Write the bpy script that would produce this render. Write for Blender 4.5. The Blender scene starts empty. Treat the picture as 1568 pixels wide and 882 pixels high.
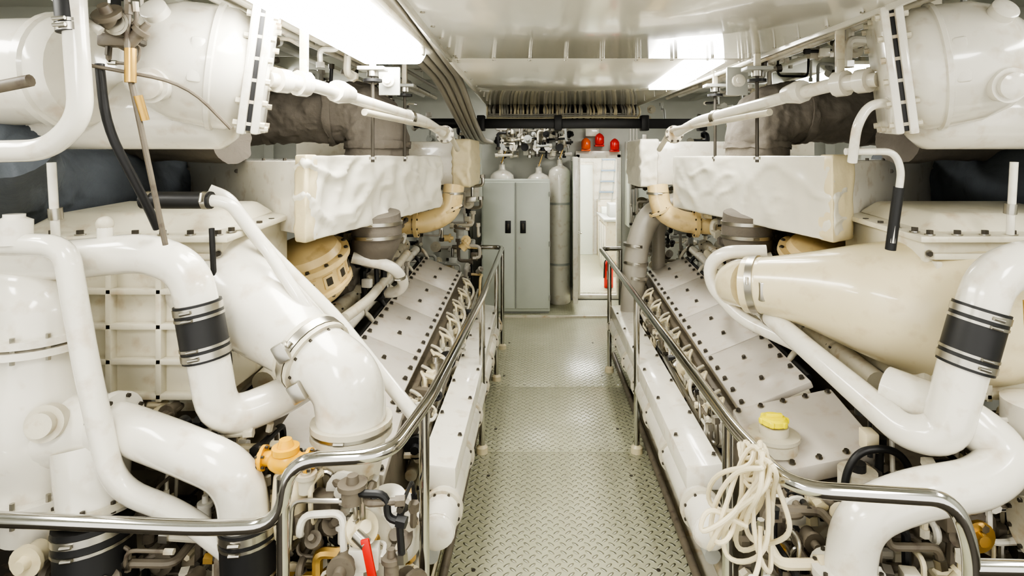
import bpy, bmesh, math, random
from mathutils import Vector, Matrix, noise
X0=0.14
# ---------------------------------------------------------------- materials
def mat(name,col,rough=0.4,metal=0.0,var=0.12,scale=6.0,bump=0.0,bscale=40.0,coat=0.0,stain=None,stain_amt=0.0,emit=0.0):
    m=bpy.data.materials.new(name); m.use_nodes=True
    nt=m.node_tree; N=nt.nodes; L=nt.links; b=N['Principled BSDF']
    b.inputs['Roughness'].default_value=rough; b.inputs['Metallic'].default_value=metal
    b.inputs['Coat Weight'].default_value=coat
    tc=N.new('ShaderNodeTexCoord')
    no=N.new('ShaderNodeTexNoise'); no.inputs['Scale'].default_value=scale; no.inputs['Detail'].default_value=6
    L.new(tc.outputs['Object'],no.inputs['Vector'])
    mx=N.new('ShaderNodeMix'); mx.data_type='RGBA'
    mx.inputs['A'].default_value=(*[c*(1-var) for c in col],1); mx.inputs['B'].default_value=(*[min(1,c*(1+var*.5)) for c in col],1)
    L.new(no.outputs['Fac'],mx.inputs['Factor'])
    out=mx.outputs['Result']
    if stain:
        n2=N.new('ShaderNodeTexNoise'); n2.inputs['Scale'].default_value=scale*2.3; n2.inputs['Detail'].default_value=8
        L.new(tc.outputs['Object'],n2.inputs['Vector'])
        mr=N.new('ShaderNodeMapRange'); mr.inputs['From Min'].default_value=.55; mr.inputs['From Max'].default_value=.76
        mr.inputs['To Max'].default_value=stain_amt
        L.new(n2.outputs['Fac'],mr.inputs['Value'])
        m2=N.new('ShaderNodeMix'); m2.data_type='RGBA'; m2.inputs['B'].default_value=(*stain,1)
        L.new(out,m2.inputs['A']); L.new(mr.outputs['Result'],m2.inputs['Factor']); out=m2.outputs['Result']
    L.new(out,b.inputs['Base Color'])
    if bump>0:
        n3=N.new('ShaderNodeTexNoise'); n3.inputs['Scale'].default_value=bscale; n3.inputs['Detail'].default_value=3
        L.new(tc.outputs['Object'],n3.inputs['Vector'])
        bp=N.new('ShaderNodeBump'); bp.inputs['Strength'].default_value=bump; bp.inputs['Distance'].default_value=.01
        L.new(n3.outputs['Fac'],bp.inputs['Height']); L.new(bp.outputs['Normal'],b.inputs['Normal'])
    if emit>0:
        b.inputs['Emission Color'].default_value=(*col,1); b.inputs['Emission Strength'].default_value=emit
    return m
ST=(.34,.20,.07)
WHITE=mat('white_paint',(.74,.71,.625),.2,coat=.45,var=.10,stain=ST,stain_amt=.38)
WHITE2=mat('offwhite_paint',(.59,.55,.44),.36,var=.2,stain=ST,stain_amt=.7,bump=.1,bscale=60)
COVER=mat('rocker_cover_paint',(.57,.53,.475),.3,var=.12,stain=ST,stain_amt=.3)
CREAM=mat('cream_paint',(.71,.63,.43),.25,coat=.4,var=.08,stain=ST,stain_amt=.3)
CREAM2=mat('yellowish_paint',(.72,.56,.29),.30,var=.12,stain=ST,stain_amt=.5)
CASE=mat('cooler_paint',(.69,.65,.52),.32,var=.12,stain=ST,stain_amt=.45,coat=.2)
PANEL=mat('ceiling_panel_paint',(.66,.64,.57),.16,var=.05,scale=2,bump=.07,bscale=3,coat=.4)
WALL=mat('wall_paint',(.56,.565,.51),.5,var=.1)
GREY=mat('grey_paint',(.40,.405,.375),.4,var=.12)
CAB=mat('cabinet_paint',(.58,.61,.54),.35,var=.05)
PIPEG=mat('grey_pipe_paint',(.38,.355,.305),.32,var=.18)
RUB=mat('black_rubber',(.016,.016,.017),.45,var=.2)
DARK=mat('dark_bilge_and_gap_shade',(.045,.038,.028),.7,var=.4,stain=(.2,.14,.08),stain_amt=.6)
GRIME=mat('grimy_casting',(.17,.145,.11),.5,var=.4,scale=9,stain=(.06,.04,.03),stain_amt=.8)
STEEL=mat('polished_steel',(.58,.57,.54),.12,1.0,var=.08)
BRSH=mat('clamp_steel',(.48,.46,.41),.3,1.0,var=.15)
BOLT=mat('bolt_steel',(.09,.08,.065),.4,.5,var=.3)
BRASS=mat('brass_fitting',(.58,.38,.12),.3,.8,var=.2)
LAG=mat('grey_brown_lagging_cloth',(.175,.155,.13),.85,var=.3,scale=5,bump=.7,bscale=22)
LAGB=mat('bluegrey_lagging_cloth',(.105,.118,.135),.85,var=.35,scale=5,bump=.7,bscale=22)
FAB=mat('canvas_cover',(.76,.73,.63),.5,var=.10,bump=.7,bscale=9)
FABG=mat('vinyl_cover',(.72,.69,.59),.16,var=.08,bump=.35,bscale=6,coat=.5)
FABE=mat('beige_cover_edge',(.70,.61,.40),.5,var=.12,bump=.4,bscale=18)
RED=mat('red_paint',(.62,.02,.012),.3,var=.1)
ORNG=mat('orange_lens',(.75,.12,.02),.25,var=.1)
YEL=mat('yellow_plastic',(.88,.76,.0),.3,var=.05)
AMB=mat('amber_paint',(.80,.44,.03),.3,var=.2)
CABLE=mat('cream_cable',(.72,.64,.45),.4,var=.1)
CABLG=mat('grey_cable',(.38,.36,.31),.5,var=.2)
LAMP=mat('lamp_diffuser',(1,.985,.93),.4,var=0,emit=24)
LAMP2=mat('lobby_lamp_diffuser',(1,1,.98),.4,var=0,emit=60)
BLUE=mat('slate_blue_paint',(.16,.21,.27),.4)
LEAF=mat('door_leaf_green',(.45,.52,.44),.2,var=.1)
def floor_mat():
    m=bpy.data.materials.new('diamond_plate_paint'); m.use_nodes=True; nt=m.node_tree;N=nt.nodes;L=nt.links;b=N['Principled BSDF']
    tc=N.new('ShaderNodeTexCoord'); mp=N.new('ShaderNodeMapping'); L.new(tc.outputs['Object'],mp.inputs['Vector'])
    mp.inputs['Rotation'].default_value=(0,0,math.radians(45)); s=1/.042; mp.inputs['Scale'].default_value=(s,s,1)
    sp=N.new('ShaderNodeSeparateXYZ'); L.new(mp.outputs[0],sp.inputs[0])
    def M(op,a,c=None,d=None):
        n=N.new('ShaderNodeMath'); n.operation=op
        for i,v in enumerate((a,c,d)):
            if v is None: continue
            if isinstance(v,(int,float)): n.inputs[i].default_value=v
            else: L.new(v,n.inputs[i])
        return n.outputs[0]
    u,v=sp.outputs[0],sp.outputs[1]
    fu=M('SUBTRACT',M('FRACT',u),.5); fv=M('SUBTRACT',M('FRACT',v),.5)
    ck=M('FLOORED_MODULO',M('ADD',M('FLOOR',u),M('FLOOR',v)),2.0)
    ick=M('SUBTRACT',1.0,ck)
    a=M('ADD',M('MULTIPLY',fu,ck),M('MULTIPLY',fv,ick)); c=M('ADD',M('MULTIPLY',fv,ck),M('MULTIPLY',fu,ick))
    d=M('SQRT',M('ADD',M('POWER',M('ABSOLUTE',M('DIVIDE',a,.47)),2.0),M('POWER',M('ABSOLUTE',M('DIVIDE',c,.19)),2.0)))
    mr=N.new('ShaderNodeMapRange'); mr.interpolation_type='SMOOTHSTEP'; L.new(d,mr.inputs['Value'])
    mr.inputs['From Min'].default_value=1.1; mr.inputs['From Max'].default_value=.4
    bp=N.new('ShaderNodeBump'); bp.inputs['Strength'].default_value=1.0; bp.inputs['Distance'].default_value=.012
    L.new(mr.outputs[0],bp.inputs['Height']); L.new(bp.outputs[0],b.inputs['Normal'])
    no=N.new('ShaderNodeTexNoise'); no.inputs['Scale'].default_value=2.5; no.inputs['Detail'].default_value=7; L.new(tc.outputs['Object'],no.inputs['Vector'])
    mx=N.new('ShaderNodeMix'); mx.data_type='RGBA'; mx.inputs['A'].default_value=(.40,.40,.28,1); mx.inputs['B'].default_value=(.52,.515,.385,1)
    L.new(no.outputs['Fac'],mx.inputs['Factor'])
    m2=N.new('ShaderNodeMix'); m2.data_type='RGBA'; m2.inputs['B'].default_value=(.72,.71,.59,1); L.new(mx.outputs['Result'],m2.inputs['A'])  # tread tops coloured lighter than the base, relief shading put into the colour
    L.new(M('MULTIPLY',mr.outputs[0],.5),m2.inputs['Factor']); L.new(m2.outputs['Result'],b.inputs['Base Color'])
    b.inputs['Roughness'].default_value=.28
    return m
FLOOR=floor_mat()
# ---------------------------------------------------------------- builder
def empty(name):
    e=bpy.data.objects.new(name,None); bpy.context.scene.collection.objects.link(e); e.empty_display_size=.1; return e
E=empty
class B:
    def __init__(s): s.v=[];s.f=[];s.m=[];s.mats=[]
    def mi(s,m):
        if m not in s.mats: s.mats.append(m)
        return s.mats.index(m)
    def add(s,vs,fs,m):
        o=len(s.v); k=s.mi(m); s.v+= [tuple(x) for x in vs]
        for f in fs: s.f.append([i+o for i in f]); s.m.append(k)
    def frombm(s,bm,m):
        bm.verts.index_update(); s.add([v.co for v in bm.verts],[[v.index for v in f.verts] for f in bm.faces],m); bm.free()
    def tube(s,pts,r,m,fil=0.05,seg=14,n=5):
        P=[Vector(p) for p in pts]; R=list(r) if isinstance(r,(list,tuple)) else [r]*len(P)
        Q=[P[0]];RR=[R[0]]
        for i in range(1,len(P)-1):
            a,b,c=P[i-1],P[i],P[i+1]; d1=a-b; d2=c-b
            if d1.length<1e-6 or d2.length<1e-6 or fil<=0: Q.append(b);RR.append(R[i]);continue
            d=min(fil,d1.length*.49,d2.length*.49)
            p=b+d1.normalized()*d; q=b+d2.normalized()*d
            ra=R[i]+(R[i-1]-R[i])*d/d1.length; rb=R[i]+(R[i+1]-R[i])*d/d2.length
            for j in range(n+1):
                t=j/n; Q.append(p*(1-t)**2+b*2*t*(1-t)+q*t*t); RR.append(ra*(1-t)**2+R[i]*2*t*(1-t)+rb*t*t)
        Q.append(P[-1]);RR.append(R[-1])
        vs=[]; T=(Q[1]-Q[0]).normalized(); up=Vector((0,0,1)) if abs(T.z)<.9 else Vector((1,0,0))
        nrm=(up-T*up.dot(T)).normalized()
        for i,q in enumerate(Q):
            if i==0: t=(Q[1]-Q[0])
            elif i==len(Q)-1: t=(Q[-1]-Q[-2])
            else: t=(Q[i+1]-Q[i]).normalized()+(Q[i]-Q[i-1]).normalized()
            if t.length<1e-7: t=T
            t=t.normalized(); nrm=nrm-t*nrm.dot(t); nrm.normalize(); bn=t.cross(nrm); T=t
            for k in range(seg):
                a=2*math.pi*k/seg; vs.append(q+(nrm*math.cos(a)+bn*math.sin(a))*RR[i])
        s._loft(vs,len(Q),seg,m)
    def _loft(s,vs,n,seg,m):
        fs=[]
        for i in range(n-1):
            for k in range(seg):
                k2=(k+1)%seg; fs.append([i*seg+k,i*seg+k2,(i+1)*seg+k2,(i+1)*seg+k])
        fs.append(list(range(seg))[::-1]); fs.append([(n-1)*seg+k for k in range(seg)])
        s.add(vs,fs,m)
    def cyl(s,a,b,r,m,r2=None,seg=20): s.tube([a,b],[r,r if r2 is None else r2],m,seg=seg)
    def lathe(s,o,ax,prof,m,seg=28):
        o=Vector(o);ax=Vector(ax).normalized(); up=Vector((0,0,1)) if abs(ax.z)<.9 else Vector((1,0,0))
        a1=(up-ax*up.dot(ax)).normalized(); a2=ax.cross(a1); vs=[]
        for h,r in prof:
            for k in range(seg):
                a=2*math.pi*k/seg; vs.append(o+ax*h+(a1*math.cos(a)+a2*math.sin(a))*max(r,.0005))
        s._loft(vs,len(prof),seg,m)
    def hexa(s,p,m,bev=.006,seg=2):
        bm=bmesh.new(); vs=[bm.verts.new(Vector(q)) for q in p]
        for f in ((0,1,2,3),(4,5,6,7),(0,1,5,4),(1,2,6,5),(2,3,7,6),(3,0,4,7)): bm.faces.new([vs[i] for i in f])
        bmesh.ops.recalc_face_normals(bm,faces=bm.faces)
        if bev>0: bmesh.ops.bevel(bm,geom=list(bm.edges),offset=bev,segments=seg,affect='EDGES',profile=.5)
        s.frombm(bm,m)
    def box(s,c,d,m,bev=.006,rz=0,rot=None):
        M=rot if rot is not None else Matrix.Rotation(rz,3,'Z'); c=Vector(c)
        p=[c+M@Vector((a*d[0]/2,b*d[1]/2,e*d[2]/2)) for e in (-1,1) for a,b in ((-1,-1),(1,-1),(1,1),(-1,1))]
        s.hexa(p,m,min(bev,min(d)*.3))
    def bb(s,x0,x1,y0,y1,z0,z1,m,bev=.006): s.box(((x0+x1)/2,(y0+y1)/2,(z0+z1)/2),(abs(x1-x0),abs(y1-y0),abs(z1-z0)),m,bev)
    def prism(s,fp,z0,z1,m,bev=.008):
        s.hexa([(x,y,z0) for x,y in fp]+[(x,y,z1) for x,y in fp],m,bev)
    def plate(s,a,b,c,d,t,m,bev=.004):
        a,b,c,d=map(Vector,(a,b,c,d)); n=(b-a).cross(d-a).normalized()
        if n.z<0: n=-n
        s.hexa([a-n*t,b-n*t,c-n*t,d-n*t,a,b,c,d],m,bev); return n
    def bolt(s,p,n,m=BOLT,r=.009,h=.010,wash=True):
        p=Vector(p);n=Vector(n).normalized()
        if wash: s.tube([p,p+n*h*.25],r*1.6,BRSH,seg=10)
        s.tube([p+n*h*.2,p+n*h],r*1.15,m,seg=6)
    def sph(s,c,r,m,sc=(1,1,1),seg=20):
        bm=bmesh.new(); bmesh.ops.create_uvsphere(bm,u_segments=seg,v_segments=seg//2+2,radius=r)
        for v in bm.verts: v.co=Vector((v.co.x*sc[0],v.co.y*sc[1],v.co.z*sc[2]))+Vector(c)
        s.frombm(bm,m)
    def flange(s,p,ax,r,m,t=.02,nb=8,br=.008):
        p=Vector(p);ax=Vector(ax).normalized(); s.tube([p-ax*t/2,p+ax*t/2],r,m,seg=24)
        up=Vector((0,0,1)) if abs(ax.z)<.9 else Vector((1,0,0)); a=ax.cross(up).normalized(); b=ax.cross(a)
        for i in range(nb):
            an=2*math.pi*(i+.5)/nb; q=p+(a*math.cos(an)+b*math.sin(an))*r*.87
            s.tube([q-ax*(t/2+.009),q+ax*(t/2+.009)],br,BOLT,seg=6)
    def clamp(s,p,ax,r,w=.02):
        p=Vector(p);ax=Vector(ax).normalized(); s.tube([p-ax*w/2,p+ax*w/2],r*1.03,BRSH,seg=24)
        up=Vector((0,-1,.3)).normalized(); q=p+(up-ax*up.dot(ax)).normalized()*(r+.008)
        d=ax.cross(up).normalized(); s.tube([q-d*.018,q+d*.018],.006,BRSH,seg=8)
    def coupling(s,a,b,r):
        a=Vector(a);b=Vector(b);d=(b-a); s.tube([a,b],r*1.12,RUB,seg=24)
        s.clamp(a+d*.1,d,r*1.13,.024);s.clamp(b-d*.1,d,r*1.13,.024)
        s.clamp(a+d*.24,d,r*1.13,.010);s.clamp(b-d*.24,d,r*1.13,.010)
    def fabric(s,p,m,cuts=16,amp=.012,sc=6,seed=0,smooth=3):
        bm=bmesh.new(); vs=[bm.verts.new(Vector(q)) for q in p]
        for f in ((0,1,2,3),(4,5,6,7),(0,1,5,4),(1,2,6,5),(2,3,7,6),(3,0,4,7)): bm.faces.new([vs[i] for i in f])
        bmesh.ops.recalc_face_normals(bm,faces=bm.faces)
        bmesh.ops.subdivide_edges(bm,edges=list(bm.edges),cuts=cuts,use_grid_fill=True)
        for _ in range(smooth): bmesh.ops.smooth_vert(bm,verts=bm.verts,factor=.5,use_axis_x=True,use_axis_y=True,use_axis_z=True)
        bm.normal_update()
        zs=[v.co.z for v in bm.verts]; z0,z1=min(zs),max(zs)
        for v in bm.verts:
            c=v.co; t=(c.z-z0)/(z1-z0); w=min(1,min(t,1-t)*7+.18)
            q=c*sc+Vector((seed,seed*2,0)); n1=noise.noise(q)
            n2=max(0,1-abs(noise.noise(Vector((q.x*1.1+q.z*.7,q.y*1.1-q.z*.7,q.z*.5+seed))))*4)
            n3=max(0,1-abs(noise.noise(Vector((q.x*.8-q.z*.8,q.y*.8+q.z*.5,q.z*.9+7))))*5)
            v.co+=v.normal*w*amp*(n1*.6+n2*.6+n3*.7-.2)
        s.frombm(bm,m)
    def done(s,name,parent=None,ang=38):
        me=bpy.data.meshes.new(name); me.from_pydata(s.v,[],s.f)
        for m in s.mats: me.materials.append(m)
        for p,k in zip(me.polygons,s.m): p.material_index=k
        bm=bmesh.new(); bm.from_mesh(me); bmesh.ops.recalc_face_normals(bm,faces=bm.faces); bm.to_mesh(me); bm.free()
        me.polygons.foreach_set('use_smooth',[True]*len(me.polygons)); me.set_sharp_from_angle(angle=math.radians(ang)); me.update()
        o=bpy.data.objects.new(name,me); bpy.context.scene.collection.objects.link(o)
        if parent: o.parent=parent
        return o
def clutter(b,lo,hi,n,seed,mats,r0=.006,r1=.018):
    R=random.Random(seed)
    for i in range(n):
        p=Vector([R.uniform(lo[k],hi[k]) for k in range(3)]); pts=[p.copy()]; ax=R.randrange(3)
        for j in range(R.randint(2,4)):
            d=Vector((0,0,0)); d[ax]=R.choice((-1,1))*R.uniform(.06,.22); q=pts[-1]+d
            for k in range(3): q[k]=min(max(q[k],lo[k]),hi[k])
            q+=Vector([R.uniform(-.01,.01) for k in range(3)])
            if (q-pts[-1]).length>.03: pts.append(q)
            ax=(ax+R.choice((1,2)))%3
        if len(pts)>2:
            m=R.choice(mats); r=R.uniform(r0,r1); b.tube(pts,r,m,fil=.035,seg=8,n=4)
            for e in (0,-1):
                d=(pts[e]-pts[1 if e==0 else -2]).normalized()
                b.tube([pts[e]-d*.02,pts[e]+d*.012],r*1.6,R.choice((BRSH,m,m,WHITE2,BOLT)),seg=6)
        t=R.random(); c=Vector([R.uniform(lo[k],hi[k]) for k in range(3)])
        if t<.4:
            a=Vector((R.choice((0,0,1)),R.choice((-1,0)),R.choice((0,1)))); a=a if a.length>0 else Vector((0,-1,0))
            rr=R.uniform(.02,.045); b.lathe(c,a,[(0,rr),(.05,rr),(.05,rr*1.35),(.065,rr*1.35),(.065,rr*.6),(.09,rr*.5)],R.choice(mats),seg=16)
        elif t<.55:
            b.box(c,(R.uniform(.04,.10),R.uniform(.03,.08),R.uniform(.04,.09)),R.choice(mats),.006,rz=R.uniform(-.3,.3))
# ---------------------------------------------------------------- room
b=B(); b.bb(-3.7,4.0,-1.2,8.0,-.52,-.45,DARK,0); b.done('floor')
b=B(); b.bb(-3.7,4.0,-1.2,8.0,2.82,2.88,WALL,0); b.done('ceiling')
for nm,x in (('wall_left',-3.65),('wall_right',3.93)):
    b=B(); b.bb(x-.05,x+.05,-1.2,8.0,-.45,2.82,WALL,0)
    sgn=1 if x<0 else -1
    for i in range(11): b.bb(x+sgn*.05,x+sgn*.17,-.8+i*.85,-.78+i*.85,-.45,2.8,WALL,0)
    b.done(nm)
b=B()
b.bb(-3.6,.53,7.9,7.98,-.45,2.82,WALL,0); b.bb(1.05,3.88,7.9,7.98,-.45,2.82,WALL,0); b.bb(.53,1.05,7.9,7.98,1.9,2.82,WALL,0); b.bb(.53,1.05,7.9,7.98,-.45,.04,WALL,0)
b.done('wall_back')
b=B()
for x in (.49,1.035): b.bb(x,x+.065,7.83,7.92,.04,1.94,WHITE,.012)
b.bb(.49,1.10,7.83,7.92,1.88,1.98,WHITE,.012); b.bb(.49,1.10,7.82,7.92,.0,.06,WHITE,.008); b.done('trim_1')
e=empty('door_1'); b=B(); b.bb(.43,.47,7.22,7.80,.1,1.9,LEAF,.006)
b.bb(.42,.48,7.20,7.27,.1,1.9,WHITE,.004);b.bb(.425,.475,7.75,7.80,.1,1.9,WHITE,.004);b.bb(.425,.475,7.22,7.80,1.84,1.9,WHITE,.004);b.bb(.425,.475,7.22,7.80,.1,.2,WHITE,.004)
b.done('leaf',e)
b=B(); b.tube([(.48,7.30,.95),(.53,7.30,.95),(.53,7.38,.95)],.009,STEEL,fil=.01,seg=8); b.tube([(.48,7.3,.95),(.505,7.3,.95)],.02,STEEL)
for z in (.4,1.0,1.6): b.tube([(.47,7.82,z-.05),(.47,7.82,z+.05)],.014,STEEL,seg=8)
b.done('handle',e)
b=B(); b.bb(-.47,.71,-1.0,3.78,-.02,0,FLOOR,.003); b.bb(-.42,.71,3.785,4.85,-.02,0,FLOOR,.003); b.bb(-.48,.86,4.855,6.95,-.02,0,FLOOR,.003)
b.bb(-1.6,2.2,6.96,7.80,-.02,.0,FLOOR,.003)
b.bb(-1.6,2.2,6.93,6.96,-.03,.025,WHITE2,.004)
for x in (-.485,.715): b.bb(x,x+.012,-1,4.85,-.06,.018,CREAM,.003)
for y in (1.2,3.78,4.85):
    for i in range(9):
        x=-.38+i*.13
        b.tube([(x,y+.04,0),(x,y+.04,.003)],.008,BRSH,seg=8)
for x in (-.30,.55):
    for y in (2.7,3.5,4.1,5.1,6.0): b.tube([(x,y,0),(x,y,.003)],.010,BOLT,seg=8)
for x in (-.44,.67):
    for y in (1.0,2.4,3.8,5.4,6.7): b.bb(x-.02,x+.02,y-.02,y+.02,-.45,-.02,GREY,.002)
b.done('walkway_floor_plate')
for s in (-1,1):
    b=B(); x=X0+s*.72
    b.bb(x-.05,x+.05,1.6,6.2,-.45,-.1,CREAM,.004); b.bb(x-.1,x+.1,1.6,6.2,-.1,-.07,WHITE2,.003)
    for i in range(8): b.bb(x-s*.13,x-s*.05,1.8+i*.55,1.83+i*.55,-.45,-.1,CREAM,.003)
    b.done('engine_bed_girder')
# stair lobby beyond the door
e=empty('stair_lobby'); b=B()
b.bb(.0,2.4,7.99,11.2,.0,.05,FLOOR,0); b.done('lobby_floor',e)
b=B(); b.bb(0,2.4,11.2,11.25,0,2.5,WHITE,0); b.bb(.0,.05,8,11.2,0,2.5,WHITE,0); b.bb(2.4,2.45,8,11.2,0,2.5,WHITE,0); b.bb(0,2.4,8,11.2,2.5,2.55,WHITE,0)
b.bb(.72,1.02,11.1,11.2,.05,1.75,CAB,.01); b.bb(.70,1.04,11.12,11.19,.03,1.8,WHITE2,.01); b.done('lobby_walls',e)
b=B(); b.bb(1.0,1.7,9.0,10.2,.90,.94,GREY,.006); b.bb(1.05,1.7,9.05,10.1,.05,.90,WHITE2,.006); b.bb(1.12,1.5,9.3,9.7,.94,1.15,GREY,.01); b.bb(1.06,1.3,9.9,10.1,.94,1.05,CAB,.01)
for i in range(3): b.bb(1.03,1.05,9.1+i*.34,9.4+i*.34,.2,.82,WHITE,.004)
b.done('workbench',e)
b=B()
for x in (1.12,1.36): b.tube([(x,10.9,1.1),(x+.05,10.4,2.4)],.015,GREY,seg=8)
for i in range(6):
    t=(i+.5)/6; b.box((1.24+.05*t,10.9-.5*t,1.15+1.2*t),(.26,.10,.03),BLUE,.004)
b.bb(1.1,1.5,10.95,11.15,.05,1.1,WHITE2,.01)
b.done('stair_ladder',e)
b=B(); b.bb(.4,1.8,8.8,9.2,2.42,2.49,LAMP2,.01); b.done('lobby_lamp',e)
e=empty('fire_extinguisher'); b=B(); b.lathe((.985,8.30,.055),(0,0,1),[(0,.06),(.01,.066),(.32,.066),(.36,.05),(.39,.022),(.42,.022)],RED)
b.done('body',e); b=B(); b.box((.985,8.30,.485),(.03,.09,.02),RUB);b.tube([(.985,8.28,.47),(.925,8.25,.44),(.915,8.24,.2)],.01,RUB,fil=.04,seg=8); b.bb(.955,1.015,8.229,8.235,.18,.3,WHITE,.001); b.done('valve_and_hose',e)
# ceiling panel
b=B()
def cx(y): t=(y-.3)/5.9; return -.44-.11*t,1.37-.33*t
ys=[-.6,1.4,3.3,6.2]
for a,c in zip(ys[:-1],ys[1:]):
    (l0,r0),(l1,r1)=cx(a),cx(c-.008)
    b.hexa([(l0,a,2.45),(r0,a,2.45),(r1,c-.008,2.45),(l1,c-.008,2.45),(l0,a,2.5),(r0,a,2.5),(r1,c-.008,2.5),(l1,c-.008,2.5)],PANEL,.004)
    for k in range(9):
        for yy in (a+.04,c-.045):
            l,r=cx(yy); x=l+.04+(r-l-.08)*k/8; b.tube([(x,yy,2.445),(x,yy,2.451)],.009,BRSH,seg=8)
    for k in range(8):
        yy=a+.1+(c-a-.2)*k/7
        for x in (cx(yy)[0]+.035,cx(yy)[1]-.035): b.tube([(x,yy,2.445),(x,yy,2.451)],.009,BRSH,seg=8)
for a,c in zip(ys[:-1],ys[1:]):
    l0,q0=cx(a); l1,q1=cx(c)
    for g,h in ((l0,l1),(q0,q1)): b.hexa([(g-.01,a,2.43),(g+.01,a,2.43),(h+.01,c,2.43),(h-.01,c,2.43),(g-.01,a,2.8),(g+.01,a,2.8),(h+.01,c,2.8),(h-.01,c,2.8)],PANEL,.003)
b.done('ceiling_panel')
b=B()
for s in (-1,1):
    for i in range(9): 
        a,c=X0+s*1.35,X0+s*3.6; b.bb(min(a,c),max(a,c),.2+i*.85,.215+i*.85,2.66,2.82,WALL,.002)
    b.bb(X0+s*1.9-.04,X0+s*1.9+.04,-1,7.8,2.64,2.67,WALL,.002)
b.done('trim_2')
def lamp(x0,x1,y0,y1,z,h=.07):
    e=empty('fluorescent_ceiling_lamp'); b=B(); b.hexa([(x0+.03,y0+.02,z),(x1-.03,y0+.02,z),(x1-.03,y1-.04,z),(x0+.03,y1-.04,z),(x0,y0,z+h),(x1,y0,z+h),(x1,y1,z+h),(x0,y1,z+h)],LAMP,.025,3); b.done('diffuser',e)
    b=B(); b.bb(x0-.02,x1+.02,y0-.02,y1+.02,z+h-.005,z+h+.03,WHITE,.01)
    for y in (y0+.1,y1-.1): b.bb((x0+x1)/2-.02,(x0+x1)/2+.02,y-.02,y+.02,z+h+.03,2.82,WHITE2,.003)
    for y in (y0+.2,y1-.2):
        for x in (x0-.01,x1+.01): b.box((x,y,z+h-.02),(.015,.04,.05),BRSH,.003)
    b.done('housing',e)
lamp(-1.0,-.62,1.70,3.3,2.41,.07)
lamp(-1.06,-.64,-.6,.7,2.47)  # unseen lamp behind the camera, added to brighten the room
lamp(1.45,1.85,-.6,.7,2.47)  # second added lamp out of view, extra light from behind
lamp(-2.6,-2.3,.6,1.9,2.60); lamp(2.6,2.9,.6,1.9,2.60)
lamp(-2.6,-2.3,4.9,6.2,2.60); lamp(2.6,2.9,4.9,6.2,2.60)
lamp(.75,1.1,6.75,7.05,2.30,.05)
lamp(-.4,-.1,6.95,7.35,2.55)
e=empty('recessed_ceiling_lamp'); b=B(); b.hexa([(.83,3.35,2.435),(1.06,3.35,2.435),(1.10,4.7,2.435),(.88,4.7,2.435),(.83,3.35,2.449),(1.06,3.35,2.449),(1.10,4.7,2.449),(.88,4.7,2.449)],LAMP,.004); b.done('diffuser',e)
e=empty('ceiling_pipe_run'); b=B()
for i in range(4):
    o=i*.062
    b.tube([(-.50-o,-.8,2.53),(-.53-o,2.2,2.53),(-.63-o,4.7,2.52),(-.60-o*.8,5.4,2.25),(-.60-o*.8,6.3,2.08),(-.6-o*.8,7.45,2.08)],.026,PIPEG,fil=.3,seg=12,n=8)
b.done('pipes',e); b=B()
for y in (1.2,2.4,3.6,4.5): b.bb(-.95,-.50,y-.015,y+.015,2.556,2.57,BRSH,.002); b.tube([(-.9,y,2.55),(-.9,y,2.82)],.008,BRSH,seg=8)
b.done('brackets',e)
e=empty('cable_tray'); b=B(); b.bb(-.58,1.08,6.50,6.53,2.25,2.8,DARK,.002); R=random.Random(3)  # dark sheet behind the cables stands in for shade in the gaps
for i in range(66):
    x=-.55+i*.0245+R.uniform(-.006,.006); a=R.uniform(-.03,.03)
    b.tube([(x,6.45,2.52),(x+a,6.30,2.44),(x+a*1.5,6.24,2.385+R.uniform(-.015,.015)),(x+a,6.29,2.33),(x,6.45,2.30)],.0115,R.choice((CABLE,CABLG,WHITE2,CABLG,CABLE)),fil=.06,seg=7)
for j in range(3):
    z=2.315+.02*j; b.tube([(-.55,6.27,z),(-.1,6.25+R.uniform(0,.03),z-.01),(.5,6.26,z+.008),(1.05,6.27,z)],.009,R.choice((CABLE,CABLG)),fil=.2,seg=6)
b.done('cables',e)
b=B(); b.bb(-.62,1.75,6.10,6.18,2.195,2.295,RUB,.012)
for x in (-.6,.2,1.1,1.7): b.bb(x-.04,x+.04,6.06,6.2,2.17,2.33,RUB,.01)
b.cyl((-.62,6.14,2.25),(-1.3,6.14,2.25),.05,RUB); b.done('pipe_beam')
# ---------------------------------------------------------------- background
e=empty('storage_cabinet'); b=B(); b.bb(-.69,.135,7.1,7.50,.03,1.62,CAB,.008); b.bb(-.68,.125,7.13,7.50,0,.04,GREY,.004)
b.done('body',e); b=B(); b.bb(-.675,-.285,7.08,7.1,.07,1.59,CAB,.006); b.bb(-.275,.12,7.08,7.1,.07,1.59,CAB,.006); b.done('doors',e)
b=B()
for x in (-.37,-.19): b.bb(x-.034,x+.034,7.068,7.082,.98,1.13,RUB,.008); b.bb(x-.012,x+.012,7.055,7.07,1.02,1.10,BOLT,.004)
b.bb(-.284,-.276,7.073,7.09,.07,1.59,GREY,.001); b.tube([(-.23,7.07,.80),(-.23,7.08,.80)],.015,BRSH)
for z in (.2,.85,1.45): b.tube([(-.685,7.075,z-.03),(-.685,7.075,z+.03)],.008,GREY,seg=8); b.tube([(.13,7.075,z-.03),(.13,7.075,z+.03)],.008,GREY,seg=8)
b.done('handles',e)
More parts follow.
